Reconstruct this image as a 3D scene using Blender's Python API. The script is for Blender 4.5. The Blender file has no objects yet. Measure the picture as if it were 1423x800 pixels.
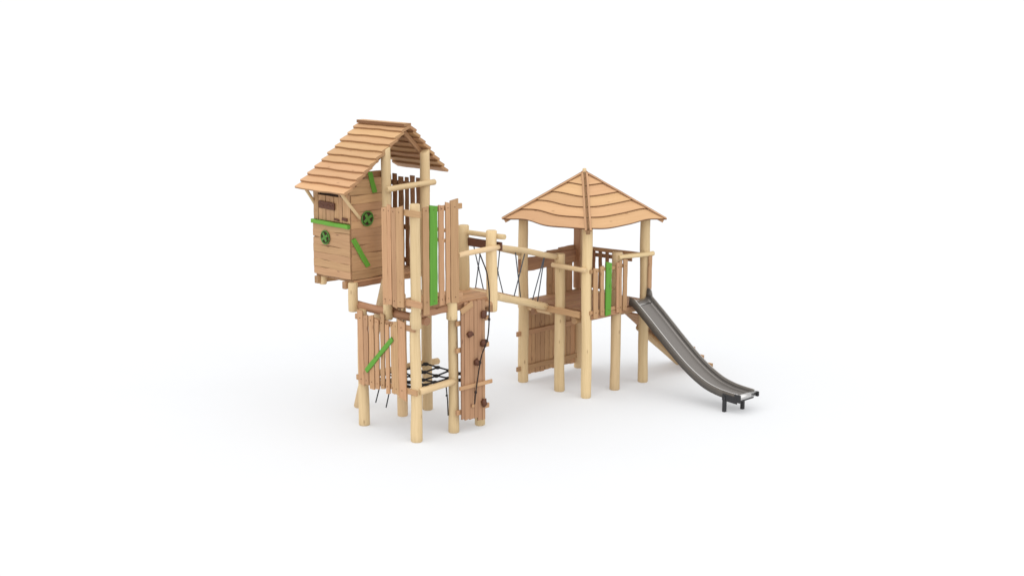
import bpy, math, random
from mathutils import Vector, Matrix, noise

C = bpy.context.scene.collection
V = Vector
R2 = math.sqrt(2)
ORG = V((-2.33, 21.62, 0))          # foot of the tower's left corner post
ROT = -math.pi / 4                  # the whole set stands at 45 degrees to the camera
RU, RV = -0.098, 3.671              # pavilion corner in the same plan frame


# ------------------------------------------------------------------ materials
def nmat(name):
    m = bpy.data.materials.new(name); m.use_nodes = True
    nt = m.node_tree
    return m, nt, nt.nodes['Principled BSDF']


def wood(name, light, dark, knot, rough=.62, contrast=1.0, knots=True, edge=(.12, .055, .025)):
    m, nt, b = nmat(name)
    N, Lk = nt.nodes, nt.links
    uv = N.new('ShaderNodeUVMap'); uv.uv_map = 'grain'
    col = N.new('ShaderNodeVertexColor'); col.layer_name = 'tone'
    sep = N.new('ShaderNodeSeparateColor'); Lk.new(col.outputs[0], sep.inputs[0])
    # warp
    mw = N.new('ShaderNodeMapping'); mw.inputs['Scale'].default_value = (2.2, 7, 1); Lk.new(uv.outputs[0], mw.inputs[0])
    nw = N.new('ShaderNodeTexNoise'); nw.inputs['Scale'].default_value = 1.0; Lk.new(mw.outputs[0], nw.inputs['Vector'])
    m1 = N.new('ShaderNodeMapping'); m1.inputs['Scale'].default_value = (1.3, 26, 1); Lk.new(uv.outputs[0], m1.inputs[0])
    add = N.new('ShaderNodeVectorMath'); add.operation = 'MULTIPLY_ADD'
    add.inputs[1].default_value = (0, 1.6, 0)
    Lk.new(nw.outputs['Color'], add.inputs[0]); Lk.new(m1.outputs[0], add.inputs[2])
    n1 = N.new('ShaderNodeTexNoise'); n1.inputs['Scale'].default_value = 1.0; n1.inputs['Detail'].default_value = 4
    Lk.new(add.outputs[0], n1.inputs['Vector'])
    m2 = N.new('ShaderNodeMapping'); m2.inputs['Scale'].default_value = (6, 190, 1); Lk.new(uv.outputs[0], m2.inputs[0])
    n2 = N.new('ShaderNodeTexNoise'); n2.inputs['Scale'].default_value = 1.0; n2.inputs['Detail'].default_value = 2
    Lk.new(m2.outputs[0], n2.inputs['Vector'])
    mixn = N.new('ShaderNodeMath'); mixn.operation = 'MULTIPLY_ADD'; mixn.inputs[1].default_value = .35
    Lk.new(n2.outputs[0], mixn.inputs[0]); Lk.new(n1.outputs[0], mixn.inputs[2])
    mr = N.new('ShaderNodeMapRange'); mr.inputs[1].default_value = .40 ; mr.inputs[2].default_value = .95
    mr.inputs[3].default_value = .5 - .5 * contrast; mr.inputs[4].default_value = .5 + .5 * contrast
    Lk.new(mixn.outputs[0], mr.inputs[0])
    mix = N.new('ShaderNodeMix'); mix.data_type = 'RGBA'; mix.clamp_factor = True
    mix.inputs[6].default_value = (*dark, 1); mix.inputs[7].default_value = (*light, 1)
    Lk.new(mr.outputs[0], mix.inputs[0])
    cur = mix.outputs[2]
    if knots:
        m3 = N.new('ShaderNodeMapping'); m3.inputs['Scale'].default_value = (2.6, 7.5, 1); Lk.new(uv.outputs[0], m3.inputs[0])
        vo = N.new('ShaderNodeTexVoronoi'); vo.inputs['Scale'].default_value = 1.0; Lk.new(m3.outputs[0], vo.inputs['Vector'])
        kr = N.new('ShaderNodeMapRange'); kr.inputs[1].default_value = .05; kr.inputs[2].default_value = .13
        kr.inputs[3].default_value = .75; kr.inputs[4].default_value = 0
        Lk.new(vo.outputs['Distance'], kr.inputs[0])
        mk = N.new('ShaderNodeMix'); mk.data_type = 'RGBA'; mk.inputs[7].default_value = (*knot, 1)
        Lk.new(kr.outputs[0], mk.inputs[0]); Lk.new(cur, mk.inputs[6]); cur = mk.outputs[2]
    # per-board tone
    tn = N.new('ShaderNodeMapRange'); tn.inputs[3].default_value = .87; tn.inputs[4].default_value = 1.10
    Lk.new(sep.outputs[0], tn.inputs[0])
    hs = N.new('ShaderNodeHueSaturation'); Lk.new(tn.outputs[0], hs.inputs['Value']); Lk.new(cur, hs.inputs['Color'])
    hm = N.new('ShaderNodeMapRange'); hm.inputs[3].default_value = .494; hm.inputs[4].default_value = .505
    Lk.new(sep.outputs[2], hm.inputs[0]); Lk.new(hm.outputs[0], hs.inputs['Hue'])
    # darker end grain, plus seam shade painted on board edges
    me = N.new('ShaderNodeMix'); me.data_type = 'RGBA'; me.inputs[7].default_value = (*edge, 1)
    Lk.new(sep.outputs[1], me.inputs[0]); Lk.new(hs.outputs[0], me.inputs[6])
    Lk.new(me.outputs[2], b.inputs['Base Color'])
    b.inputs['Roughness'].default_value = rough
    b.inputs['Specular IOR Level'].default_value = .3
    bp = N.new('ShaderNodeBump'); bp.inputs['Strength'].default_value = .35; bp.inputs['Distance'].default_value = .004
    Lk.new(mixn.outputs[0], bp.inputs['Height']); Lk.new(bp.outputs[0], b.inputs['Normal'])
    return m


def plain(name, c, rough=.5, metal=0., spec=.4, nscale=30, var=.18, stretch=(1, 1, 1), bump=.15):
    m, nt, b = nmat(name)
    N, Lk = nt.nodes, nt.links
    tc = N.new('ShaderNodeTexCoord'); mp = N.new('ShaderNodeMapping'); mp.inputs['Scale'].default_value = stretch
    Lk.new(tc.outputs['Object'], mp.inputs[0])
    n = N.new('ShaderNodeTexNoise'); n.inputs['Scale'].default_value = nscale; n.inputs['Detail'].default_value = 4
    Lk.new(mp.outputs[0], n.inputs['Vector'])
    mix = N.new('ShaderNodeMix'); mix.data_type = 'RGBA'
    mix.inputs[6].default_value = (*[x * (1 - var) for x in c], 1); mix.inputs[7].default_value = (*[min(1, x * (1 + var)) for x in c], 1)
    Lk.new(n.outputs[0], mix.inputs[0]); Lk.new(mix.outputs[2], b.inputs['Base Color'])
    b.inputs['Roughness'].default_value = rough; b.inputs['Metallic'].default_value = metal
    b.inputs['Specular IOR Level'].default_value = spec
    rr = N.new('ShaderNodeMapRange'); rr.inputs[3].default_value = max(0, rough - .08); rr.inputs[4].default_value = rough + .1
    Lk.new(n.outputs[0], rr.inputs[0]); Lk.new(rr.outputs[0], b.inputs['Roughness'])
    bp = N.new('ShaderNodeBump'); bp.inputs['Strength'].default_value = bump; bp.inputs['Distance'].default_value = .003
    Lk.new(n.outputs[0], bp.inputs['Height']); Lk.new(bp.outputs[0], b.inputs['Normal'])
    return m


M = {}
M['log'] = wood('peeled_pale_log', (.690, .518, .300), (.575, .418, .225), (.30, .18, .09), knots=True, contrast=1.05, edge=(.42, .29, .13))
M['larch'] = wood('larch_board', (.520, .315, .165), (.380, .212, .105), (.19, .09, .045), contrast=.9, edge=(.14, .068, .034))
M['roof'] = wood('larch_roof_board', (.625, .386, .200), (.53, .308, .150), (.33, .17, .08), contrast=.8, edge=(.15, .06, .022))
M['larchw'] = wood('red_larch_board', (.45, .262, .145), (.345, .187, .098), (.15, .07, .035), contrast=.9, edge=(.13, .06, .03))
M['larchd'] = wood('reddish_larch_beam', (.40, .225, .122), (.29, .150, .078), (.14, .06, .025), contrast=1.0)
M['green'] = wood('green_stained_board', (.125, .345, .040), (.085, .25, .026), (.05, .14, .02), contrast=.9, edge=(.05, .15, .02))
M['brown'] = plain('dark_brown_board', (.105, .036, .016), .6, nscale=25, var=.3)
M['dark'] = plain('recess_shade', (.045, .02, .010), .8)  # flat dark colour painted for the shade inside openings
M['greend'] = plain('dark_green_paint', (.07, .20, .028), .5, nscale=30, var=.25)
M['hold'] = plain('brown_climbing_hold', (.10, .034, .015), .55, nscale=40, var=.25, bump=.5)
M['rope'] = plain('grey_black_rope', (.075, .083, .10), .8, nscale=200, var=.5, bump=.6)
M['ropeb'] = plain('black_rope', (.012, .012, .014), .7, nscale=200, var=.5)
M['roped'] = plain('dark_brown_rope', (.03, .018, .014), .8, nscale=200, var=.5)
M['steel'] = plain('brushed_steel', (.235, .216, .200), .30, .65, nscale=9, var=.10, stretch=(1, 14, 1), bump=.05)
M['steelb'] = plain('polished_steel_rim', (.55, .54, .53), .22, 1.0, nscale=6, var=.06, bump=.02)
M['steelm'] = plain('mid_steel_rim', (.42, .40, .38), .32, .8, nscale=9, var=.15, bump=.05)
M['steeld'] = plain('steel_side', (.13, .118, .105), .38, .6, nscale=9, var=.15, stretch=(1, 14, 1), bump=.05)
M['leg'] = plain('dark_steel_leg', (.05, .05, .052), .45, .7)
M['ball'] = plain('net_knot_plastic', (.012, .012, .013), .5)


# ------------------------------------------------------------------ mesh builder
class MB:
    def __init__(s, seed=0):
        s.v, s.f, s.uv, s.c, s.sm = [], [], [], [], []
        s.rnd = random.Random(seed)

    def face(s, idx, uvs, cols, smooth=False):
        s.f.append(idx); s.uv.extend(uvs); s.c.extend(cols); s.sm.append(smooth)

    # a sawn board running a -> b, with a chamfered cross-section and live (wavy) edges
    def board(s, a, b, wdir, w, t, wave=0., ch=.005, edge=0., endd=.35, tone=None, wl=.45, skew=(0, 0), edgelo=None):
        a, b = V(a), V(b); ax = (b - a); Ln = ax.length; ax.normalize()
        wd = V(wdir); wd = (wd - ax * wd.dot(ax)).normalized(); td = ax.cross(wd).normalized()
        r = s.rnd; n = max(1, int(Ln / .07)) if wave > 0 else 1
        tone = r.random() if tone is None else tone
        hue = r.random(); uo = r.uniform(0, 50); vo = r.uniform(0, 50)
        ph = [r.uniform(0, 6.28) for _ in range(6)]
        ch = min(ch, w * .3, t * .3)
        base = len(s.v); K = 8
        prof = None
        for i in range(n + 1):
            x = Ln * i / n
            k = 6.283 / wl
            e1 = wave * (.6 * math.sin(k * x + ph[0]) + .4 * math.sin(2.3 * k * x + ph[1]))
            e2 = wave * (.6 * math.sin(k * .85 * x + ph[2]) + .4 * math.sin(1.9 * k * x + ph[3]))
            if edgelo is not None: e2 = edgelo(x / Ln)
            hw1, hw2, ht = w / 2 + e1, w / 2 + e2, t / 2
            prof = [(hw1, -ht + ch), (hw1, ht - ch), (hw1 - ch, ht), (-hw2 + ch, ht), (-hw2, ht - ch), (-hw2, -ht + ch), (-hw2 + ch, -ht), (hw1 - ch, -ht)]
            sk = 0
            for (pw, pt) in prof:
                if i == 0: sk = skew[0] * pw
                elif i == n: sk = skew[1] * pw
                s.v.append(a + ax * (x + sk) + wd * pw + td * pt)
        vc = [0, t, t, t + w, t + w, 2 * t + w, 2 * t + w, 2 * t + 2 * w]
        for i in range(n):
            for k2 in range(K):
                k3 = (k2 + 1) % K
                i0, i1 = base + i * K, base + (i + 1) * K
                u0, u1 = Ln * i / n + uo, Ln * (i + 1) / n + uo
                va = vc[k2] + vo; vb = (vc[k3] if k3 else 2 * t + 2 * w) + vo
                ed = edge if k2 in (0, 4) else 0
                if k2 in (3, 5): ed = edge * .5
                c = (tone, ed, hue, 1)
                s.face([i0 + k2, i1 + k2, i1 + k3, i0 + k3], [(u0, va), (u1, va), (u1, vb), (u0, vb)], [c] * 4)
        for i, rev in ((0, False), (n, True)):
            idx = [base + i * K + k2 for k2 in range(K)]
            if rev: idx = idx[::-1]
            s.face(idx, [(uo + (s.v[j] - a).dot(td), vo + (s.v[j] - a).dot(wd)) for j in idx], [(tone * .8, endd, hue, 1)] * K)

    # a peeled log
    def log(s, a, b, r0, r1=None, wob=.005, bend=(0, 0, 0), seg=16, cut=0., tone=None, endd=.25):
        a, b = V(a), V(b); r1 = r0 if r1 is None else r1
        ax = b - a; Ln = ax.length; ax.normalize()
        p = V((0, 0, 1)) if abs(ax.z) < .9 else V((1, 0, 0))
        x = ax.cross(p).normalized(); y = ax.cross(x).normalized()
        r = s.rnd; tone = r.random() if tone is None else tone; hue = r.random()
        uo, vo = r.uniform(0, 50), r.uniform(0, 50); ph = [r.uniform(0, 6.28) for _ in range(6)]
        n = max(3, int(Ln / .12)); base = len(s.v); bend = V(bend)
        ts = [0, .012 / Ln] + [i / n for i in range(1, n)] + [1 - .012 / Ln, 1]
        for j, t in enumerate(ts):
            q = Ln * t
            cc = a + ax * q + bend * math.sin(math.pi * t)
            cc += x * wob * math.sin(q * 2.6 + ph[0]) * min(1, 6 * t * (1 - t)) + y * wob * math.sin(q * 3.1 + ph[1]) * min(1, 6 * t * (1 - t))
            rr = (r0 + (r1 - r0) * t) * (1 + .018 * math.sin(q * 5 + ph[2]) + .010 * math.sin(q * 11 + ph[3]))
            if j in (0, len(ts) - 1): rr -= .010
            for k in range(seg):
                an = 6.28318 * k / seg
                rk = rr * (1 + .02 * math.sin(2 * an + ph[4] + q) + .012 * math.sin(5 * an + ph[5]))
                off = cut * rk * math.cos(an) if (j >= len(ts) - 2) else 0
                s.v.append(cc + x * math.cos(an) * rk + y * math.sin(an) * rk + ax * off)
        circ = 6.283 * r0
        for j in range(len(ts) - 1):
            for k in range(seg):
                k2 = (k + 1) % seg; i0, i1 = base + j * seg, base + (j + 1) * seg
                u0, u1 = Ln * ts[j] + uo, Ln * ts[j + 1] + uo
                va, vb = vo + circ * k / seg, vo + circ * (k + 1) / seg
                s.face([i0 + k, i0 + k2, i1 + k2, i1 + k], [(u0, va), (u0, vb), (u1, vb), (u1, va)], [(tone, 0, hue, 1)] * 4, True)
        for j, rev in ((0, True), (len(ts) - 1, False)):
            idx = [base + j * seg + k for k in range(seg)]
            if rev: idx = idx[::-1]
            s.face(idx, [(uo + .3 * (s.v[i] - a).dot(x), vo + .3 * (s.v[i] - a).dot(y)) for i in idx], [(tone * .7, endd, hue, 1)] * seg)

    def tube(s, pts, r, seg=6):
        pts = [V(p) for p in pts]; base = len(s.v)
        for i, p in enumerate(pts):
            d = (pts[min(i + 1, len(pts) - 1)] - pts[max(i - 1, 0)]).normalized()
            q = V((0, 0, 1)) if abs(d.z) < .9 else V((1, 0, 0))
            x = d.cross(q).normalized(); y = d.cross(x).normalized()
            for k in range(seg):
                an = 6.28318 * k / seg
                s.v.append(p + x * math.cos(an) * r + y * math.sin(an) * r)
        W = (.5, 0, .5, 1)
        for i in range(len(pts) - 1):
            for k in range(seg):
                k2 = (k + 1) % seg; i0, i1 = base + i * seg, base + (i + 1) * seg
                s.face([i0 + k, i0 + k2, i1 + k2, i1 + k], [(0, 0)] * 4, [W] * 4, True)
        for i, rev in ((0, True), (len(pts) - 1, False)):
            idx = [base + i * seg + k for k in range(seg)]
            s.face(idx[::-1] if rev else idx, [(0, 0)] * seg, [W] * seg)

    def blob(s, c, r, sc=(1, 1, 1), seed=0, seg=10, rough=.2):
        c = V(c); base = len(s.v); W = (.5, 0, .5, 1); rings = 6
        for i in range(rings + 1):
            th = math.pi * i / rings
            for k in range(seg):
                an = 6.28318 * k / seg
                d = V((math.sin(th) * math.cos(an), math.sin(th) * math.sin(an), math.cos(th)))
                rr = r * (1 + rough * noise.noise(d * 1.7 + V((seed * 3.1, 0, 0))))
                s.v.append(c + V((d.x * rr * sc[0], d.y * rr * sc[1], d.z * rr * sc[2])))
        for i in range(rings):
            for k in range(seg):
                k2 = (k + 1) % seg; i0, i1 = base + i * seg, base + (i + 1) * seg
                s.face([i0 + k, i1 + k, i1 + k2, i0 + k2], [(0, 0)] * 4, [W] * 4, True)

    def disc(s, c, nrm, r, t, seg=20, squash=1., rough=0., W=(.5, 0, .5, 1)):
        c, nrm = V(c), V(nrm).normalized(); up = V((0, 0, 1)); x = up.cross(nrm).normalized(); base = len(s.v)
        for h in (-t / 2, t / 2):
            for k in range(seg):
                an = 6.28318 * k / seg; rr = r * (1 + rough * math.sin(3 * an + 1) + rough * .6 * math.sin(5 * an))
                s.v.append(c + nrm * h + x * math.cos(an) * rr + up * math.sin(an) * rr * squash)
        for k in range(seg):
            k2 = (k + 1) % seg
            s.face([base + k, base + k2, base + seg + k2, base + seg + k], [(0, 0)] * 4, [W] * 4)
        s.face([base + k for k in range(seg)][::-1], [(0, 0)] * seg, [W] * seg)
        s.face([base + seg + k for k in range(seg)], [(0, 0)] * seg, [W] * seg)

    def build(s, name, mat, parent, label=None):
        ctr = (V([min(p[i] for p in s.v) for i in range(3)]) + V([max(p[i] for p in s.v) for i in range(3)])) / 2
        me = bpy.data.meshes.new(name)
        me.from_pydata([tuple(p - ctr) for p in s.v], [], s.f)
        uvl = me.uv_layers.new(name='grain'); uvl.data.foreach_set('uv', [q for uv in s.uv for q in uv])
        ca = me.color_attributes.new('tone', 'FLOAT_COLOR', 'CORNER'); ca.data.foreach_set('color', [q for c in s.c for q in c])
        me.polygons.foreach_set('use_smooth', s.sm)
        me.materials.append(M[mat] if isinstance(mat, str) else mat)
        me.validate()
        o = bpy.data.objects.new(name, me); C.objects.link(o)
        o['_ctr'] = tuple(ctr)
        pc = V(parent['_ctr']) if parent else V((0, 0, 0))
        o.parent = parent; o.location = ctr - pc
        if label: o['label'] = label
        return o


def frame_to_world(u, v, z=0.):
    return V((ORG.x + (u + v) / R2, ORG.y + (v - u) / R2, z))


def thing(name, label, cat, u, v, group=None):
    o = bpy.data.objects.new(name, None); C.objects.link(o)
    o.empty_display_size = .2
    o.location = frame_to_world(u, v); o.rotation_euler = (0, 0, ROT)
    o['_ctr'] = (u, v, 0.); o['label'] = label; o['category'] = cat
    if group: o['group'] = group
    return o


SEED = [10]
def nb():
    SEED[0] += 1
    return MB(SEED[0])


def one_log(name, parent, a, b, r, mat='log', label=None, **k):
    m = nb(); m.log(a, b, r, **k); return m.build(name, mat, parent, label)


def one_board(name, parent, a, b, wd, w, t, mat='larch', label=None, **k):
    m = nb(); m.board(a, b, wd, w, t, **k); return m.build(name, mat, parent, label)


U, VV, Z = (1, 0, 0), (0, 1, 0), (0, 0, 1)


# picket panel: plane 'v' means it runs along u at v=at ; plane 'u' the other way
def panel(parent, plane, at, pickets, rails, name='fence_panel', thick=.028, back=1, wave=.006, rail_w=.085, rail_t=.035, mat='larch', step=.03):
    P = (lambda s_, z, d=0.: (s_, at + d, z)) if plane == 'v' else (lambda s_, z, d=0.: (at + d, s_, z))
    wd = U if plane == 'v' else VV
    m = nb(); greens = []
    for i, pk in enumerate(pickets):
        s0, s1, z0, z1 = pk[:4]
        lean = m.rnd.uniform(-.008, .008); c = (s0 + s1) / 2
        mm = nb() if len(pk) > 4 else m
        d = (i % 2) * .006
        mm.board(P(c - lean, z0, -d if back > 0 else d), P(c + lean, z1, -d if back > 0 else d), wd, s1 - s0, thick, wave=wave*.6, edge=.3, skew=(m.rnd.uniform(-.25, .25), m.rnd.uniform(-.3, .3)), wl=.6)
        if len(pk) > 4: greens.append(mm)
    hd_ = m
    for (s0_, s1_, zr_) in rails:
        for pk in pickets:
            c = (pk[0] + pk[1]) / 2
            if s0_ < c < s1_:
                q = V(P(c, zr_, -thick / 2 - .006 if back > 0 else thick / 2 + .006)); hd_.disc(q, (0, 1, 0) if plane == 'v' else (1, 0, 0), .007, .008, seg=8, W=(.5, 1., .5, 1))
    o = m.build(name, mat, parent)
    for g in greens: g.build('plank', 'green', o, 'bright green painted plank')
    for (s0, s1, z) in rails:
        one_board('rail', o, P(s0, z, back * step), P(s1, z, back * step), Z, rail_w, rail_t, wave=.004, mat=mat, endd=.1)
    return o


# =================================================================== TOWER (left)
TW = thing('platform_tower', 'tall climbing tower on pale log posts with picket panels, under and beside the playhouse', 'play tower', .6, .6)
PR = .082
for (u, v, zt, r) in ((0, 0, 1.86, PR), (1.25, 0, 2.0, PR + .003), (1.29, .73, 2.0, PR - .004), (1.29, 1.29, 2.0, PR - .004), (.03, .77, 2.0, PR), (.04, 1.3, 4.23, PR)):
    one_log('post', TW, (u, v, 0), (u, v, zt), r + .005, r1=r - .005, cut=(.5 if zt > 4 else 0))
# short posts bolted outside, carrying the upper storey
for (u, v, z0, z1, r) in ((.64, -.01, 1.8, 3.5, .075), (1.45, -.15, 1.80, 3.66, .076), (1.43, .58, 1.83, 3.55, .082), (1.43, 1.42, 1.83, 3.10, .085), (.72, 1.50, 1.98, 3.10, .085)):
    one_log('hanging_post', TW, (u, v, z0), (u, v, z1), r)
# beams under the deck
one_log('beam', TW, (-.24, .10, 1.885), (1.42, .10, 1.87), .066, mat='larchd', wob=.004)
one_log('beam', TW, (-.15, 1.36, 1.90), (1.50, 1.38, 1.90), .07, mat='larchd', wob=.006)
one_log('beam', TW, (1.12, .12, 1.96), (1.12, 1.5, 1.96), .06, mat='larchd', wob=.004)
one_log('beam', TW, (.55, .12, 1.96), (.55, 1.5, 1.96), .06, mat='larchd', wob=.004)
one_board('deck_edge', TW, (1.40, -.05, 2.00), (1.40, 1.50, 2.00), Z, .10, .05, wave=.006, mat='larchd')
m = nb()
x = .60
while x < 1.36:
    m.board((x + .055, -.02, 2.055), (x + .055, 1.60, 2.055), U, .108, .032, ch=.006); x += .115
m.build('deck', 'larch', TW)
one_log('beam', TW, (1.42, 1.15, 1.97), (1.46, 1.45, 1.96), .05, mat='larch', wob=.002)
# lower square of logs with the net
one_log('beam', TW, (1.35, -.02, .80), (1.35, .68, .83), .055, wob=.004)
one_log('beam', TW, (.0, -.05, .80), (.0, 1.58, .76), .055, wob=.006)
# lower picket panel
pk = []
xs = [(.04, .17), (.185, .29), (.305, .42), (.455, .545), (.58, .67), (.705, .79), (.825, .895), (.90, 1.0), (1.0, 1.16)]
for i, (a, b) in enumerate(xs):
    pk.append((a, b, .70 + .03 * math.sin(i * 2.1) - .02 * (i > 6), [1.88, 1.82, 1.84, 1.80, 1.90, 1.76, 1.78, 1.83, 1.86][i]))
lp = panel(TW, 'v', -.115, pk, [(-.05, 1.34, 1.76), (-.05, 1.37, .79)], back=1)
m = nb(); m.board((.25, -.145, .95), (.89, -.145, 1.56), (-.7, 0, .7), .075, .022, wave=.004); m.build('plank', 'green', lp, 'green plank screwed slantwise across the pickets')
# upper picket panels
up = panel(TW, 'v', -.282, [(.86, .985, 2.11, 3.57), (.992, 1.075, 2.13, 3.62), (1.082, 1.18, 2.10, 3.58), (1.187, 1.345, 2.12, 3.61)],
           [(.88, 1.69, 3.53), (.88, 1.69, 2.20)], back=1, rail_w=.095, rail_t=.028)
up2 = panel(TW, 'u', 1.505, [(-.06, .062, 2.0, 3.60), (.072, .222, 2.13, 3.61, 'g'), (.255, .36, 2.10, 3.60), (.388, .475, 2.12, 3.63), (.49, .655, 2.10, 3.66)],
            [(-.02, .75, 3.55), (-.02, .75, 2.19)], back=-1)
# handrail between upper panel and gate, gate rails
one_log('handrail', TW, (1.50, .66, 2.81), (1.50, 1.52, 2.84), .042, wob=.004)
one_log('handrail', TW, (.60, 1.52, 2.98), (1.64, 1.50, 3.01), .042, wob=.004)
one_board('gate_board', TW, (.80, 1.53, 2.84), (1.55, 1.52, 2.85), Z, .13, .035, mat='brown')
one_log('handrail', TW, (.05, 1.48, 2.97), (.76, 1.52, 2.97), .032, mat='larch', wob=.003)
one_log('handrail', TW, (.05, 1.48, 2.80), (.76, 1.52, 2.80), .032, mat='larch', wob=.003)
one_log('threshold', TW, (.62, 1.58, 2.03), (1.42, 1.58, 2.03), .052, wob=.004)

# =================================================================== PLAYHOUSE (hut)
PH = thing('playhouse', 'raised board-clad playhouse with gabled wavy-board roof, green sill and green planks, overhanging the tall tower', 'playhouse', -.7, .7)
u0, u1, v0, v1, zb = -1.18, -.25, 0.0, 1.55, 2.285
def wave_wall(name, a, b, nrm, z0, z1, n, holes=(), tilt=0.):
    m = nb(); a, b = V(a), V(b); h = (z1 - z0) / n
    ph = m.rnd.uniform(0, 6)
    for i in range(n):
        zc = z0 + h * (i + .5)
        seg = [(0., 1.)]
        for (t0, t1, zz0, zz1) in holes:
            if zz0 < zc < zz1:
                ns = []
                for (p, q) in seg:
                    if t0 > p: ns.append((p, t0))
                    if t1 < q: ns.append((t1, q))
                seg = ns
        out = V(nrm) * ((i % 2) * .004)
        for (p, q) in seg:
            A = a.lerp(b, p) + V((0, 0, zc)) + out; B = a.lerp(b, q) + V((0, 0, zc)) + out
            j = m.rnd.uniform(-.006, .006)
            m.board(A + V((0, 0, j * .5)), B - V((0, 0, j * .5)), Z, h + .004, .026, wave=.009, edge=.65, wl=1.1, ch=.007)
    return m
zt = 3.86
# front wall (below the sill), near side wall, far side wall
wave_wall('wall', (u0, v0, 0), (u1, v0, 0), (0, -1, 0), zb, 3.12, 7).build('wall', 'larch', PH)
wn = wave_wall('wall', (u1, v0 + .012, 0), (u1, .68, 0), (1, 0, 0), zb, 3.60, 10)
for (z, vs) in ((3.67, -.01), (3.79, .13)):
    wn.board((u1, vs, z), (u1, .68, z), Z, .125, .026, wave=.008, edge=.85, wl=.8)
wn.build('wall', 'larch', PH)
wf = wave_wall('wall', (u0, v0 + .02, 0), (u0, v1 - .02, 0), (-1, 0, 0), zb, 3.60, 10)
for (z, vs, ve) in ((3.67, .05, v1 - .02), (3.77, .16, v1 - .02)):
    wf.board((u0, vs, z), (u0, ve, z), Z, .11, .026, wave=.008, edge=.85, wl=.8)
wf.build('wall', 'larch', PH)
# back wall of pickets
m = nb(); x = u0
i = 0
while x < -.26:
    w = .085 + .03 * ((i * 7) % 3) / 2
    m.board((x + w / 2, v1, zb - .1), (x + w / 2, v1, 3.75 + .025 * math.sin(i * 1.9)), U, w, .028, wave=.005, edge=.3, wl=.6); x += w + .048; i += 1
bw = m.build('wall', 'larchd', PH)
for z in (3.62, 2.9, 2.35):
    one_board('rail', bw, (u0, v1 + .034, z), (-.2, v1 + .034, z), Z, .08, .034, mat='larchd')
# front window hatch: upright boards with a dark-painted gap over them and the carved plate
m = nb(); x = u0 + .02
ws = [.12, .10, .09, .11, .10, .12, .09, .13]
for i, w in enumerate(ws):
    if x + w > u1 or i == 7: w = u1 + .01 - x
    top = 3.56 if 1 <= i <= 5 else 3.66
    m.board((x + w / 2, v0 + .004 + .004 * (i % 2), 3.17), (x + w / 2, v0 + .004 + .004 * (i % 2), top), U, w - .006, .022, wave=.003, edge=.8); x += w
ht = m.build('window_hatch', 'larch', PH)
one_board('lintel', ht, (u0 + .02, v0 + .002, 3.66), (u1 - .02, v0 + .002, 3.67), Z, .07, .03, wave=.003)
m = nb(); m.board((u0 + .05, v0 + .045, 3.40), (u1 - .04, v0 + .045, 3.40), Z, .5, .012); m.build('back_board', 'dark', ht)  # dark sheet painting the shade in the gap above the hatch
m = nb(); m.board((-.99, v0 - .022, 3.415), (-.60, v0 - .022, 3.405), Z, .115, .022, wave=.004, wl=.2)
for (q0, q1, zz) in ((-.96, -.87, .01), (-.85, -.77, -.012), (-.75, -.69, .012), (-.67, -.63, -.01)):
    m.board((q0, v0 - .035, 3.41 + zz), (q1, v0 - .035, 3.41 - zz), Z, .022, .006, ch=.001)
m.build('name_plate', 'brown', ht, 'dark brown carved plate fixed to the hatch')
m = nb()
m.board((-.42, v0 - .018, 3.235), (-.30, v0 - .018, 3.225), Z, .05, .02, wave=.004); m.build('latch', 'brown', ht)
m = nb(); m.board((-.62, v0 - .018, 3.21), (-.50, v0 - .018, 3.205), Z, .03, .02, wave=.004); m.build('latch', 'brown', ht)
m = nb(); m.board((-.46, v0 - .016, 3.60), (-.36, v0 - .016, 3.60), Z, .06, .02); m.build('latch', 'brown', ht)
one_board('window_sill', PH, (u0 + .01, v0 - .035, 3.135), (u1 + .01, v0 - .035, 3.125), Z, .062, .055, mat='green', label='green painted sill board', wave=.004)
# portholes
def porthole(c, nrm, r):
    c, nrm = V(c), V(nrm)
    m = nb(); m.disc(c, nrm, r, .016, rough=.05, seg=24); p = m.build('porthole', 'dark', PH, 'round dark porthole with a green cross in it')  # dark disc on the wall face paints the shaded hole
    x = V((0, 0, 1)).cross(nrm).normalized()
    m = nb()
    for k, (an, ln) in enumerate(((.5, 1.0), (2.1, .95), (3.7, 1.0), (5.2, .92))):
        d = x * math.cos(an) + V((0, 0, 1)) * math.sin(an); e = nrm.cross(d)
        m.board(c + nrm * .018, c + nrm * .018 + d * r * ln * .80, e, r * .42, .016 + .003 * k, wave=.006, wl=.1)
    m.build('cross', 'greend', p)
    m = nb()
    n = 20
    m.tube([c + nrm * .012 + (x * math.cos(6.2832 * k / n) + V((0, 0, 1)) * math.sin(6.2832 * k / n)) * r * 1.0 for k in range(n + 1)], .011)
    m.build('rim', 'greend', p)
porthole((-.845, v0 - .022, 2.90), (0, -1, 0), .105)
porthole((u1 + .022, .32, 3.225), (1, 0, 0), .112)
m = nb(); m.board((u1 + .03, .385, 3.95), (u1 + .03, .485, 3.62), VV, .085, .022, wave=.004, skew=(.3, .2)); m.build('plank', 'green', PH, 'short green plank high on the side wall')
m = nb(); m.board((u1 + .03, .03, 2.93), (u1 + .03, .32, 2.47), VV, .085, .022, wave=.004, skew=(.2, .3)); m.build('plank', 'green', PH, 'slanted green plank low on the side wall')
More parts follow.
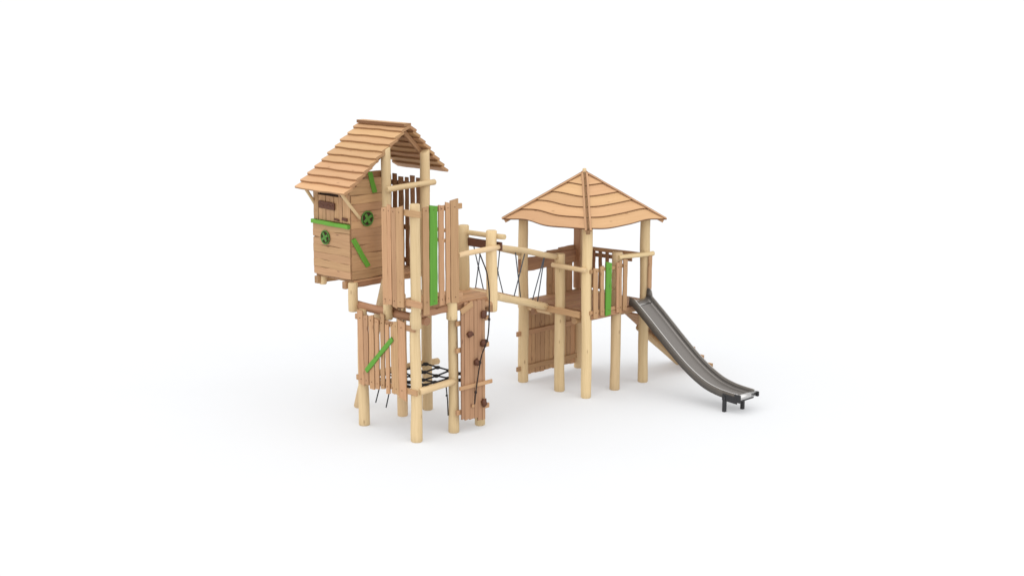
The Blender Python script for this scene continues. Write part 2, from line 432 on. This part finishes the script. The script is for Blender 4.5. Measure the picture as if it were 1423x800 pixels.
# corner posts, floor, beams
one_log('post', PH, (-.235, .02, 1.79), (-.235, .02, 2.25), .078)
one_log('post', PH, (0, .53, 2.08), (0, .53, 4.33), .078, r1=.074, cut=.4)
one_log('post', PH, (-1.10, 1.44, 2.1), (-1.10, 1.44, 4.25), .075)
one_log('post', PH, (-1.09, .09, 2.1), (-1.09, .09, 3.75), .06)
m = nb(); x = u0
while x < u1 - .02:
    m.board((x + .06, v0 + .03, zb - .03), (x + .06, v1, zb - .03), U, .115, .03); x += .12
m.build('floor', 'larch', PH)
for uu, va in ((u0 + .07, -.03), (-.40, -.03)):
    one_board('beam', PH, (uu, va, zb - .10), (uu, v1, zb - .10), Z, .115, .085, mat='larch', wave=.004)
one_board('beam', PH, (u1 - .01, .05, zb - .075), (u1 - .01, .72, zb - .075), Z, .07, .05, mat='larchd', wave=.004)
one_board('wall_plate', PH, (u0 + .1, v0 + .05, 3.74), (u1 - .05, v0 + .05, 3.70), Z, .06, .05, mat='larchd')
# rail across the gable doorway
one_log('handrail', PH, (.12, .44, 3.70), (.12, 1.44, 3.735), .046, wob=.004)
# eave struts
one_log('roof_strut', PH, (-.215, .17, 3.24), (-.19, -.22, 3.68), .026, wob=.003, seg=10)
one_log('roof_strut', PH, (-1.20, .06, 3.38), (-1.06, -.22, 3.66), .026, wob=.003, seg=10)
# roof
RN, RFR = .06, -1.16     # near and far gable ends
vr, zr = .975, 4.645
def slope(parent, vA, zA, vB, zB, n, name, out):
    # boards lie along u, from the ridge (vA,zA) to the eave (vB,zB), each lower one tucked under the one above
    m = nb(); A = V((0, vA, zA)); B = V((0, vB, zB)); d = (B - A); Ls = d.length; d.normalize(); h = Ls / n
    nr = V((0, -d.z, d.y)); nr = nr if nr.z > 0 else -nr
    for i in range(n):
        c = A + d * (h * (i + .5))
        e0 = m.rnd.uniform(-.015, .015) + .05 * (1 - i / n) - .02; e1 = m.rnd.uniform(-.012, .012)
        wdir = (d - nr * .0)
        # tilt so that the lower edge lifts over the next board
        wt = (d * 1.0 + nr * .26).normalized()
        cc = c + nr * .012
        m.board(V((RFR + e0, 0, 0)) + cc, V((RN + e1, 0, 0)) + cc, wt, h * 1.18, .042, wave=.011, edge=.62, endd=.4, wl=1.0, ch=.010)
    return m.build(name, 'roof', parent)
roof = slope(PH, vr, zr, -.33, 3.665, 10, 'roof', -1)
# right-hand slope as part of the same roof
slope(PH, vr, zr, 1.76, 3.86, 8, 'roof', 1)
one_board('ridge_cap', roof, (RFR + .045, vr - .04, zr + .018), (RN + .0, vr - .04, zr + .018), VV, .15, .05, mat='roof', wave=.006, edge=.9, endd=.6)
for uu in (-.11, -1.06):
    one_board('rafter', roof, (uu, vr - .02, zr - .10), (uu, -.10, 3.75), U, .06, .07, mat='larch')
    one_board('rafter', roof, (uu, vr + .02, zr - .10), (uu, 1.45, 4.10), U, .06, .07, mat='larch')

# =================================================================== leaning prop
SP = thing('leaning_support_log', 'pale log leaning from the ground to the playhouse, behind the lower picket panel', 'support log', -.88, .59)
one_log('log', SP, (-.88, .59, 0), (-.05, .55, 2.25), .078)

# =================================================================== climbing wall
CW = thing('climbing_wall', 'upright climbing wall of tall larch planks with dark brown holds, under the tower gate', 'climbing wall', 1.47, 1.0)
m = nb()
for i, (a, b, z0, z1) in enumerate(((.725, .785, .24, 1.92), (.79, .89, .22, 2.06), (.895, .985, .21, 2.07), (.99, 1.06, .21, 2.06), (1.065, 1.155, .16, 2.06), (1.16, 1.22, .15, 2.05))):
    m.board(((1.47 + .004 * (i % 2)), (a + b) / 2, z0), ((1.47 + .004 * (i % 2)), (a + b) / 2, z1), VV, b - a + .004, .028, wave=.002, edge=.55, wl=.9, skew=(.1, -.2))
m.build('panel', 'larchw', CW)
for z in (1.745, 1.325, .345):
    one_board('rail', CW, (1.43, .655, z), (1.43, 1.345, z), Z, .075, .036, endd=.1)
one_board('rail', CW, (1.505, .66, .745), (1.505, 1.345, .745), Z, .06, .03, endd=.1)
one_board('brace', CW, (1.50, .70, 1.93), (1.50, .94, 2.03), Z, .09, .024)
for i, (v, z) in enumerate(((.88, 1.57), (1.17, 1.83), (1.16, 1.38), (1.02, 1.10), (1.17, .43))):
    m = nb(); m.blob((1.515, v, z), .062, (.72, .85, .95 if i else .7), seed=i, rough=.7); m.build('climbing_hold', 'hold', CW)

# =================================================================== hanging rope
CR = thing('climbing_rope', 'dark knotted climbing rope hanging down in front of the planked climbing wall', 'rope', 1.55, 1.1)
m = nb()
pts = [(1.49, 1.10, 2.80), (1.52, 1.15, 2.65), (1.555, 1.20, 2.47), (1.57, 1.23, 2.2), (1.57, 1.23, 1.9), (1.57, 1.22, 1.62), (1.56, 1.19, 1.42), (1.56, 1.08, 1.22), (1.56, 1.03, 1.05), (1.55, .97, .72), (1.54, .94, .46)]
fine = []
for i in range(len(pts) - 1):
    a, b = V(pts[i]), V(pts[i + 1])
    p0, p3 = V(pts[max(i - 1, 0)]), V(pts[min(i + 2, len(pts) - 1)])
    for k in range(4):
        t = k / 4; fine.append(.5 * ((2 * a) + (b - p0) * t + (2 * p0 - 5 * a + 4 * b - p3) * t * t + (3 * a - p0 - 3 * b + p3) * t ** 3))
fine.append(V(pts[-1])); m.tube(fine, .0105, 8)
for q in (fine[18], fine[24], fine[31], fine[37]): m.blob(q, .022, (1, 1, 1.3), rough=.1)
m.build('rope', 'roped', CR)
m = nb(); m.blob((1.505, .94, .42), .028, (.6, 1, 1)); m.build('anchor', 'larch', CR)

# =================================================================== net
CN = thing('climbing_net', 'black rope net stretched level between the posts under the tower deck', 'net', .65, .65)
def netz(u, v): return .79 - .06 * math.sin(math.pi * min(max(u / 1.3, 0), 1)) * math.sin(math.pi * min(max(v / 1.3, 0), 1))
m = nb(); spots = []; n = 4
for i in range(n + 1):
    q = .10 + 1.12 * i / n
    m.tube([(q, .06 + 1.2 * k / 12, netz(q, .06 + 1.2 * k / 12)) for k in range(13)], .014)
    m.tube([(.04 + 1.28 * k / 12, q, netz(.04 + 1.28 * k / 12, q) + .006) for k in range(13)], .014)
    for j in range(n + 1):
        w = .10 + 1.12 * j / n
        spots.append((q, w))
mr_ = m.build('mesh_ropes', 'ropeb', CN)
for (q, w) in spots:
    kn = nb(); kn.blob((q, w, netz(q, w)), .052, (1, 1, .55), rough=.0); kn.build('knot', 'ball', mr_)
for (a, b) in (((1.24, .62, .77), (1.26, .64, .28)), ((.08, .31, .78), (-.05, .28, .30)), ((.31, .31, .76), (.24, .25, .28))):
    m = nb(); m.tube([a, V(a).lerp(V(b), .5) + V((.01, 0, 0)), b], .010)
    m.blob(V(a).lerp(V(b), .35), .020, rough=0); m.build('rope_end', 'ropeb', CN)
for (a, b) in (((.08, .77, .78), (.25, .55, 2.0)), ((.31, .54, .78), (.60, .35, 2.0))):
    m = nb(); m.tube([a, b], .008)
    for k in (.3, .55, .8): m.blob(V(a).lerp(V(b), k), .018, rough=0)
    m.build('climbing_line', 'ropeb', CN)

# =================================================================== BRIDGE
BR = thing('rope_bridge', 'sloping log footbridge with crossed grey ropes under its handrails, joining the two towers', 'bridge', 1.0, 2.6)
def Rp(s_, t_, z): return V((s_ + RU, t_ + RV, z))
nA, nB = V((1.36, 1.60, 2.03)), Rp(.62, -.10, 1.455)
fA, fB = V((.74, 1.60, 2.03)), Rp(.02 + .13, -.10, 1.455)
one_log('bridge_log', BR, nA, nB, .062, wob=.006, cut=.8)
one_log('bridge_log', BR, fA, fB, .062, wob=.006)
m = nb(); n = 17
for i in range(n):
    t = (i + .5) / n
    a = fA.lerp(fB, t); b = nA.lerp(nB, t); d = (b - a).normalized()
    m.board(a + V((0, 0, .05)) - d * -.05, b + V((0, 0, .05)) - d * .06, (0, 1, 0), .115, .026)
m.build('tread', 'larch', BR)
hnA, hnB = V((1.40, 1.50, 2.84)), Rp(.86, -.08, 2.345)
hfA, hfB = V((.72, 1.58, 2.86)), Rp(.0, -.09, 2.30)
one_log('handrail', BR, hnA, hnB, .048, wob=.008)
one_log('handrail', BR, hfA, hfB, .045, wob=.008)
for (ha, hb, ga, gb, ts) in ((hnA, hnB, nA, nB, ((.40, .08), (.80, .0))), (hfA, hfB, fA, fB, ((.17, .08), (.52, .08)))):
    for t, sp in ts:
        m = nb()
        legs = ((t - sp, t + sp), (t + sp, t - sp)) if sp else ((t, t - .10), (t, t + .02))
        for (p, q) in legs:
            m.tube([ha.lerp(hb, p), ha.lerp(hb, p).lerp(ga.lerp(gb, q), .5), ga.lerp(gb, q)], .0095)
        m.blob(ha.lerp(hb, t).lerp(ga.lerp(gb, t), .5 if sp else .06), .019, rough=0)
        m.build('rope', 'rope', BR)

# =================================================================== PAVILION (right)
PV = thing('pavilion_tower', 'lower wooden tower on pale log posts under a pyramid roof of wavy larch boards', 'play tower', RU + .74, RV + .74)
def rlog(name, a, b, r, **k): return one_log(name, PV, Rp(*a), Rp(*b), r, **k)
for (s_, t_, z1) in ((0, 0, 2.98), (1.485, 0, 2.98), (1.49, 1.49, 2.98), (.0, 1.45, 2.98)):
    rlog('post', (s_, t_, 0), (s_, t_, z1), .090, r1=.085)
rlog('post', (.875, 0, 0), (.865, 0, 2.39), .087)
rlog('post', (1.485, .74, 0), (1.485, .765, 2.40), .087)
# deck and beams
m = nb(); x = -.0
while x < 1.50:
    m.board(Rp(x + .06, .03, 1.465), Rp(x + .06, 1.50, 1.465), U, .115, .032); x += .122
m.build('deck', 'larchd', PV)
def rboard(name, a, b, wd, w, t, parent=None, **k): return one_board(name, parent or PV, Rp(*a), Rp(*b), wd, w, t, **k)
rboard('deck_edge', (.12, -.085, 1.43), (1.42, -.085, 1.425), Z, .105, .04, wave=.004)
rboard('deck_edge', (1.575, .0, 1.39), (1.575, 1.50, 1.40), Z, .075, .035, wave=.01, mat='larchd')
rlog('beam', (-.16, .06, 1.33), (.62, .06, 1.33), .045, wob=.004)
rlog('beam', (1.25, -.06, 1.30), (1.25, 1.55, 1.30), .062, wob=.004, mat='larch')
rlog('beam', (.25, -.02, 1.30), (.25, 1.55, 1.30), .06, wob=.004, mat='larchd')
rlog('beam', (1.40, .74, 1.33), (1.40, 1.6, 1.33), .055, wob=.004, mat='larch')
# rails
rlog('handrail', (.78, -.10, 2.20), (1.56, -.10, 2.20), .042, wob=.004)
rlog('handrail', (1.57, .70, 2.325), (1.575, 1.62, 2.285), .040, wob=.004)
rlog('handrail', (-.06, 1.52, 2.22), (1.55, 1.50, 2.26), .036, wob=.005, mat='larch')
# picket panel near the slide
offp = lambda L_: [tuple([a + RV, b + RV] + list(r)) for (a, b, *r) in L_]
panel(PV, 'u', 1.605 + RU, offp([(.03, .135, 1.37, 2.22), (.19, .28, 1.40, 2.24), (.335, .475, 1.38, 2.28, 'g'), (.60, .665, 1.39, 2.25), (.672, .74, 1.37, 2.27), (.775, .875, 1.40, 2.28)]),
      [(-.03 + RV, .90 + RV, 2.17), (-.03 + RV, .90 + RV, 1.47)], back=-1, rail_w=.06)
one_board('upright_board', PV, Rp(1.60, 1.49, 1.50), Rp(1.60, 1.50, 2.26), VV, .09, .028, wave=.004)
rboard('stop_rail', (1.50, .1, 1.78), (1.50, .70, 1.78), Z, .03, .02, mat='log')
# left-hand back panel with window opening
bp = nb()
for (a, b) in ((.61, .74), (.745, .87), (.875, .99), (.995, 1.12), (1.125, 1.27)):
    bp.board(Rp(-.02, (a + b) / 2, 1.45), Rp(-.02, (a + b) / 2, 2.20), VV, b - a, .028, wave=.003, edge=.5)
bp = bp.build('window_panel', 'larch', PV)
rboard('rail', (.012, -.13, 2.14), (.012, 1.42, 2.15), Z, .13, .03, parent=bp, mat='larchd', wave=.006, endd=.2)
rboard('rail', (.014, -.13, 2.03), (.014, 1.40, 2.05), Z, .13, .03, parent=bp, mat='larchd', wave=.006, endd=.2)
for i, (a, b, z) in enumerate(((.40, .66, 2.195), (.62, .96, 2.215), (.92, 1.31, 2.24))):
    rboard('cap', (-.02, a, z), (-.02, b, z + .005), Z, .085, .04, parent=bp, mat='larchd', wave=.005)
# back-right thin pickets
bq = nb()
for a in (.24, .40, .56, .72):
    bq.board(Rp(a, 1.56, 1.5), Rp(a, 1.56, 2.24), U, .075, .025, wave=.005, edge=.4)
bq = bq.build('fence_panel', 'larchd', PV)
rboard('rail', (-.1, 1.60, 2.10), (1.1, 1.60, 2.12), Z, .07, .03, parent=bq, mat='larchd', endd=.2)
# lower boarded panel
lw = nb(); a = .09; i = 0
while a < 1.30:
    w = [.12, .10, .13, .11][i % 4]; lw.board(Rp(-.02, a + w / 2, .11 + .008 * math.sin(i * 1.7)), Rp(-.02, a + w / 2, 1.29), VV, w - .003, .028, wave=.004, edge=.55); a += w; i += 1
lw = lw.build('boarded_panel', 'larch', PV)
for z in (.88, .25):
    rboard('rail', (.012, -.17, z), (.012, 1.46, z - .01), Z, .085, .034, parent=lw, wave=.004, endd=.2)
one_board('upright_board', PV, Rp(.04, 1.335, 1.50), Rp(.04, 1.335, 2.93), U, .15, .03, mat='larchd', wave=.003)  # added board that browns the upper part of the back post
# ---- pyramid roof
cs, ct, za, ze, dd = .742, .735, 3.69, 2.89, .98
def rp(face, f, g):
    # face 0..3, f = across (-1..1), g = 0 at apex, 1 at eave
    dirs = [((0, -1), (1, 0)), ((1, 0), (0, 1)), ((0, 1), (-1, 0)), ((-1, 0), (0, -1))][face]
    (nx, ny), (ax_, ay_) = dirs
    return Rp(cs + (nx + ax_ * f) * dd * g, ct + (ny + ay_ * f) * dd * g, za + (ze - za) * g)
roofm = nb()
for face in range(4):
    nc = 5; n0 = (rp(face, 1, 1) - rp(face, 0, 0)).cross(rp(face, -1, 1) - rp(face, 0, 0)).normalized()
    if n0.z < 0: n0 = -n0
    ph = [roofm.rnd.uniform(0, 6) for _ in range(3)]
    def low(i, f, ph=ph):
        g = [.235, .43, .615, .80, 1.0][i]
        return g + (.006 + .016 * g) * math.sin(4.2 * f * g + ph[0] + .3 * i) + .007 * g * math.sin(7.1 * f * g + ph[1] + .6 * i)
    for i in range(nc):
        tone = roofm.rnd.random() * .6 + .2; uo, vo, hue = roofm.rnd.uniform(0, 40), roofm.rnd.uniform(0, 40), roofm.rnd.random()
        S = 26; base = len(roofm.v)
        rows = []
        for k in range(S + 1):
            f = -1 + 2 * k / S
            gt = 0.0 if i == 0 else low(i - 1, f) - .035
            gb = low(i, f)
            pT, pB = rp(face, f, max(gt, 0)), rp(face, f, gb)
            th = .026
            top_off, bot_off = (.004, .030)
            P = [pT + n0 * top_off, pB + n0 * bot_off, pB + n0 * (bot_off - th), pT + n0 * (top_off - .014)]
            # split the slab into face / narrow lip darkened to paint the seam shade
            P.insert(1, P[0].lerp(P[1], 1 - .010 / max(.05, (P[1] - P[0]).length)) + n0 * .0)
            roofm.v.extend(P); rows.append(P)
        for k in range(S):
            a0, a1 = base + 5 * k, base + 5 * (k + 1)
            pa, pb = rows[k], rows[k + 1]
            def uvp(p): 
                q = p - rp(face, 0, 0); ax2 = (rp(face, 1, 1) - rp(face, -1, 1)).normalized(); dn = (rp(face, 0, 1) - rp(face, 0, 0)).normalized()
                return (uo + q.dot(ax2), vo + q.dot(dn))
            for (j0, j1, ed) in ((0, 1, 0.), (1, 2, .55), (2, 3, 1.), (3, 4, .2)):
                q = [a0 + j0, a0 + j1, a1 + j1, a1 + j0]
                roofm.face(q, [uvp(pa[j0]), uvp(pa[j1]), uvp(pb[j1]), uvp(pb[j0])], [(tone, ed, hue, 1)] * 4)
RF_ = roofm.build('roof', 'roof', PV)
for (sx, sy) in ((1, -1), (1, 1), (-1, 1), (-1, -1)):
    m = nb(); cor = V((cs + sx * dd, ct + sy * dd)); side = V((-sy, sx, 0)).normalized()
    A = Rp(cs, ct, za); B = Rp(cor.x, cor.y, ze); hd = (B - A).normalized()
    for (fx, fy) in ((sx, 0), (0, sy)):
        nf = V((fx * (za - ze), fy * (za - ze), dd)).normalized()
        ind = nf.cross(hd).normalized()
        toc = V((fx, fy, 0))
        if ind.dot(toc - V((sx, sy, 0)) * .5) < 0: ind = -ind
        m.board(A + nf * .038 + ind * .022, B + hd * .02 + nf * .038 + ind * .022, ind, .042, .018, edge=1., wave=.003, endd=.7)
    m.build('hip_cap', 'larch', RF_)
    m = nb(); m.board(Rp(cs, ct, za - .06), Rp(cs + sx * dd * .985, ct + sy * dd * .985, ze - .035), side, .07, .06, endd=.5); m.build('rafter', 'larch', RF_)
one_log('finial', RF_, Rp(cs, ct, za - .15), Rp(cs, ct, za + .075), .035, wob=0, seg=12)
for z_, q in ((ze - .0, .74),):
    for (a, b) in (((-.0, 0), (1.48, 0)), ((1.48, 0), (1.48, 1.48)), ((1.48, 1.48), (0, 1.48)), ((0, 1.48), (0, 0))):
        d = V((b[0] - a[0], b[1] - a[1], 0)).normalized() * .06
        m = nb(); m.board(Rp(a[0], a[1], 2.93) + d, Rp(b[0], b[1], 2.93) - d, Z, .07, .05); m.build('wall_plate', 'larch', RF_)

# =================================================================== SLIDE
SL = thing('slide', 'dark brushed steel slide running down from the pavilion deck to two short dark legs', 'slide', RU + 2.8, RV + 1.13)
path = [(1.595, 1.545), (1.68, 1.53), (1.80, 1.44), (2.02, 1.265), (2.3, 1.03), (2.6, .785), (2.85, .60), (3.07, .468), (3.28, .372), (3.5, .318), (3.70, .295), (3.91, .285)]
def catmull(P, k=6):
    out = []
    for i in range(len(P) - 1):
        p0, p1, p2, p3 = (V((*P[max(i - 1, 0)], 0)), V((*P[i], 0)), V((*P[i + 1], 0)), V((*P[min(i + 2, len(P) - 1)], 0)))
        for j in range(k):
            t = j / k
            out.append(.5 * ((2 * p1) + (p2 - p0) * t + (2 * p0 - 5 * p1 + 4 * p2 - p3) * t * t + (3 * p1 - p0 - 3 * p2 + p3) * t ** 3))
    out.append(V((*P[-1], 0))); return out
cp = catmull(path)
va, vb = .96, 1.425
def strip(mb, prof_fn, closed=False):
    base = len(mb.v); W = (.5, 0, .5, 1); n = None
    for i, p in enumerate(cp):
        d = (cp[min(i + 1, len(cp) - 1)] - cp[max(i - 1, 0)]).normalized(); nr = V((-d.y, d.x, 0))
        pr = prof_fn(i / (len(cp) - 1)); n = len(pr)
        for (vv, hh) in pr:
            mb.v.append(Rp(p.x + nr.x * hh, vv, p.y + nr.y * hh))
    for i in range(len(cp) - 1):
        for k in range(n if closed else n - 1):
            k2 = (k + 1) % n; i0, i1 = base + i * n, base + (i + 1) * n
            mb.face([i0 + k, i1 + k, i1 + k2, i0 + k2], [(0, 0)] * 4, [W] * 4, True)
    for i, rv in ((0, 0), (len(cp) - 1, 1)):
        idx = [base + i * n + k for k in range(n)]
        if closed: mb.face(idx[::-1] if rv else idx, [(0, 0)] * n, [W] * n)
m = nb()
def bedp(t):
    P = []
    for k in range(13):
        f = k / 12; vv = va + .012 + (vb - va - .024) * f
        e = max(0, abs(f - .5) * 2 - .78) / .22
        P.append((vv, -.02 + .035 * e * e + .006 * abs(f - .5)))
    return P + [(q[0], q[1] - .012) for q in P[::-1]]
strip(m, bedp, True)
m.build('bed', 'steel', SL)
def hh(t): return .060 - .015 * max(0, (t - .72) / .28)
for vv, sg in ((va, 1), (vb, -1)):
    m = nb()
    def sidep(t, vv=vv, sg=sg):
        h = hh(t)
        g = (.10 * math.exp(-((t - .045) / .045) ** 4)) if sg < 0 else 0
        return [(vv, -.075), (vv, h + g), (vv + sg * .012, h + g), (vv + sg * .012, -.075)]
    strip(m, sidep, True)
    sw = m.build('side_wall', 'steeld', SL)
    m = nb()
    pts = []
    for i, p in enumerate(cp):
        d = (cp[min(i + 1, len(cp) - 1)] - cp[max(i - 1, 0)]).normalized(); nr = V((-d.y, d.x, 0)); t = i / (len(cp) - 1)
        g = (.10 * math.exp(-((t - .045) / .045) ** 4)) if sg < 0 else 0
        q = p + nr * (hh(t) + g); pts.append(Rp(q.x, vv + sg * .003, q.y))
    m.tube(pts, .0075, 8); m.build('rim', 'steelb' if sg > 0 else 'steelm', sw)  # near rim in lighter steel to paint its highlight; far rim duller
m = nb(); m.tube([Rp(1.74, va + .02, 1.475), Rp(1.74, vb - .02, 1.475)], .008); m.build('seam', 'steelb', SL)
# rounded end lip
m = nb(); m.tube([Rp(3.92, va - .0, .272), Rp(3.92, vb + .0, .272)], .045, 16); m.build('end_lip', 'steelb', SL)
m = nb(); m.board(Rp(3.92, va - .018, .265), Rp(3.92, va - .002, .265), Z, .13, .12); m.build('end_cap', 'leg', SL)
m = nb(); m.board(Rp(3.94, vb + .002, .265), Rp(3.94, vb + .035, .265), Z, .08, .08); m.build('end_cap', 'leg', SL)
m = nb(); m.board(Rp(3.62, va - .01, .245), Rp(3.91, va - .01, .225), Z, .11, .02); m.board(Rp(3.89, va, .21), Rp(3.89, vb, .21), Z, .05, .02); m.build('end_bracket', 'leg', SL)
for (s_, t_) in ((3.66, .955), (3.77, 1.30)):
    m = nb(); m.board(Rp(s_, t_, 0), Rp(s_, t_, .27), U, .055, .055, ch=.004); m.build('leg', 'leg', SL)

# =================================================================== RAMP behind the slide
RP_ = thing('climbing_ramp', 'sloping boarded climbing ramp on pale logs, half hidden behind the steel slide', 'ramp', RU + 1.4, RV + 2.3)
def rz(v_): return 1.28 - .75 * (v_ - 1.5)
for s_ in (1.15, 1.66):
    one_log('stringer', RP_, Rp(s_, 1.76, rz(1.76) - .19), Rp(s_, 2.93, .04), .068, wob=.004)
m = nb(); n = 15
for i in range(n):
    v_ = 1.56 + 1.62 * (i + .5) / n
    m.board(Rp(.95, v_, rz(v_) - .06), Rp(1.73 + .02 * math.sin(i * 2.2), v_, rz(v_) - .06), (0, .8, -.6), .128, .03, wave=.005)
m.build('tread', 'larch', RP_)
for i in range(6):
    v_ = 1.56 + 1.62 * (i + .75) / 6; one_board('grip_rail', RP_, Rp(.98, v_, rz(v_) - .01), Rp(1.78, v_, rz(v_) - .01), Z, .06, .05, wave=.004)

# =================================================================== GROUND
gm, nt, b = nmat('white_studio_floor')
tc = nt.nodes.new('ShaderNodeTexCoord'); no = nt.nodes.new('ShaderNodeTexNoise'); no.inputs['Scale'].default_value = .6; no.inputs['Detail'].default_value = 3
nt.links.new(tc.outputs['Object'], no.inputs['Vector'])
mr = nt.nodes.new('ShaderNodeMapRange'); mr.inputs[3].default_value = .985; mr.inputs[4].default_value = 1.015; nt.links.new(no.outputs[0], mr.inputs[0])
GA = .528
mx = nt.nodes.new('ShaderNodeVectorMath'); mx.operation = 'SCALE'; mx.inputs[0].default_value = (GA * .990, GA * 1.0, GA * 1.015)
nt.links.new(mr.outputs[0], mx.inputs['Scale']); nt.links.new(mx.outputs[0], b.inputs['Base Color'])
b.inputs['Roughness'].default_value = .9; b.inputs['Specular IOR Level'].default_value = 0.
# faintly cool emission added to the floor to lift shadows; no lamp there
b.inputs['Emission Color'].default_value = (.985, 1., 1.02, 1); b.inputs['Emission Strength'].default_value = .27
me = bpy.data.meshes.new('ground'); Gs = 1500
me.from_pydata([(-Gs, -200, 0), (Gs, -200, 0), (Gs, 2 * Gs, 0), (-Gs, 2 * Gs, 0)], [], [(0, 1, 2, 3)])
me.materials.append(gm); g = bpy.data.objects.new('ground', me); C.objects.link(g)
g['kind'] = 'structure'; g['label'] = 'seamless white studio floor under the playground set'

# =================================================================== WORLD: soft studio dome
w = bpy.data.worlds.new('World'); bpy.context.scene.world = w; w.use_nodes = True
nt = w.node_tree; N = nt.nodes; bg = N['Background']
tc = N.new('ShaderNodeTexCoord')
def lobe(d, e0, e1, amp):
    d = V(d).normalized()
    dp = N.new('ShaderNodeVectorMath'); dp.operation = 'DOT_PRODUCT'; dp.inputs[1].default_value = d
    nt.links.new(tc.outputs['Generated'], dp.inputs[0])
    r = N.new('ShaderNodeMapRange'); r.interpolation_type = 'SMOOTHSTEP'
    r.inputs[1].default_value = e0; r.inputs[2].default_value = e1; r.inputs[3].default_value = 0; r.inputs[4].default_value = amp
    nt.links.new(dp.outputs['Value'], r.inputs[0]); return r.outputs[0]
l1 = lobe((-.25, -.60, .75), .20, .95, .9)      # big soft source above and behind the camera, slightly left
l2 = lobe((.75, -.45, .50), .80, 1.0, .5)       # weaker fill from the right
a1 = N.new('ShaderNodeMath'); a1.operation = 'ADD'; nt.links.new(l1, a1.inputs[0]); nt.links.new(l2, a1.inputs[1])
a2 = N.new('ShaderNodeMath'); a2.operation = 'ADD'; nt.links.new(a1.outputs[0], a2.inputs[0]); a2.inputs[1].default_value = .95
sx_ = N.new('ShaderNodeSeparateXYZ'); nt.links.new(tc.outputs['Generated'], sx_.inputs[0])
hb = N.new('ShaderNodeMapRange'); hb.inputs[1].default_value = .03; hb.inputs[2].default_value = .16; hb.inputs[3].default_value = .10; hb.inputs[4].default_value = 0
nt.links.new(sx_.outputs[2], hb.inputs[0]); a3 = N.new('ShaderNodeMath'); a3.operation = 'ADD'; nt.links.new(a2.outputs[0], a3.inputs[0]); nt.links.new(hb.outputs[0], a3.inputs[1]); a2 = a3
nt.links.new(a2.outputs[0], bg.inputs['Strength']); bg.inputs['Color'].default_value = (1, 1, 1, 1)

# =================================================================== CAMERA
cam = bpy.data.cameras.new('Camera'); co = bpy.data.objects.new('Camera', cam); C.objects.link(co)
co.location = (0, 0, 6.4); co.rotation_euler = (math.radians(90 - 11), 0, 0)
cam.sensor_width = 36; cam.lens = 1976 / 1423 * 36; cam.clip_end = 5000
sc = bpy.context.scene; sc.camera = co
sc.view_settings.view_transform = 'Standard'; sc.view_settings.look = 'None'; sc.view_settings.exposure = 0; sc.view_settings.gamma = 1
for o in bpy.data.objects:
    if '_ctr' in o: del o['_ctr']
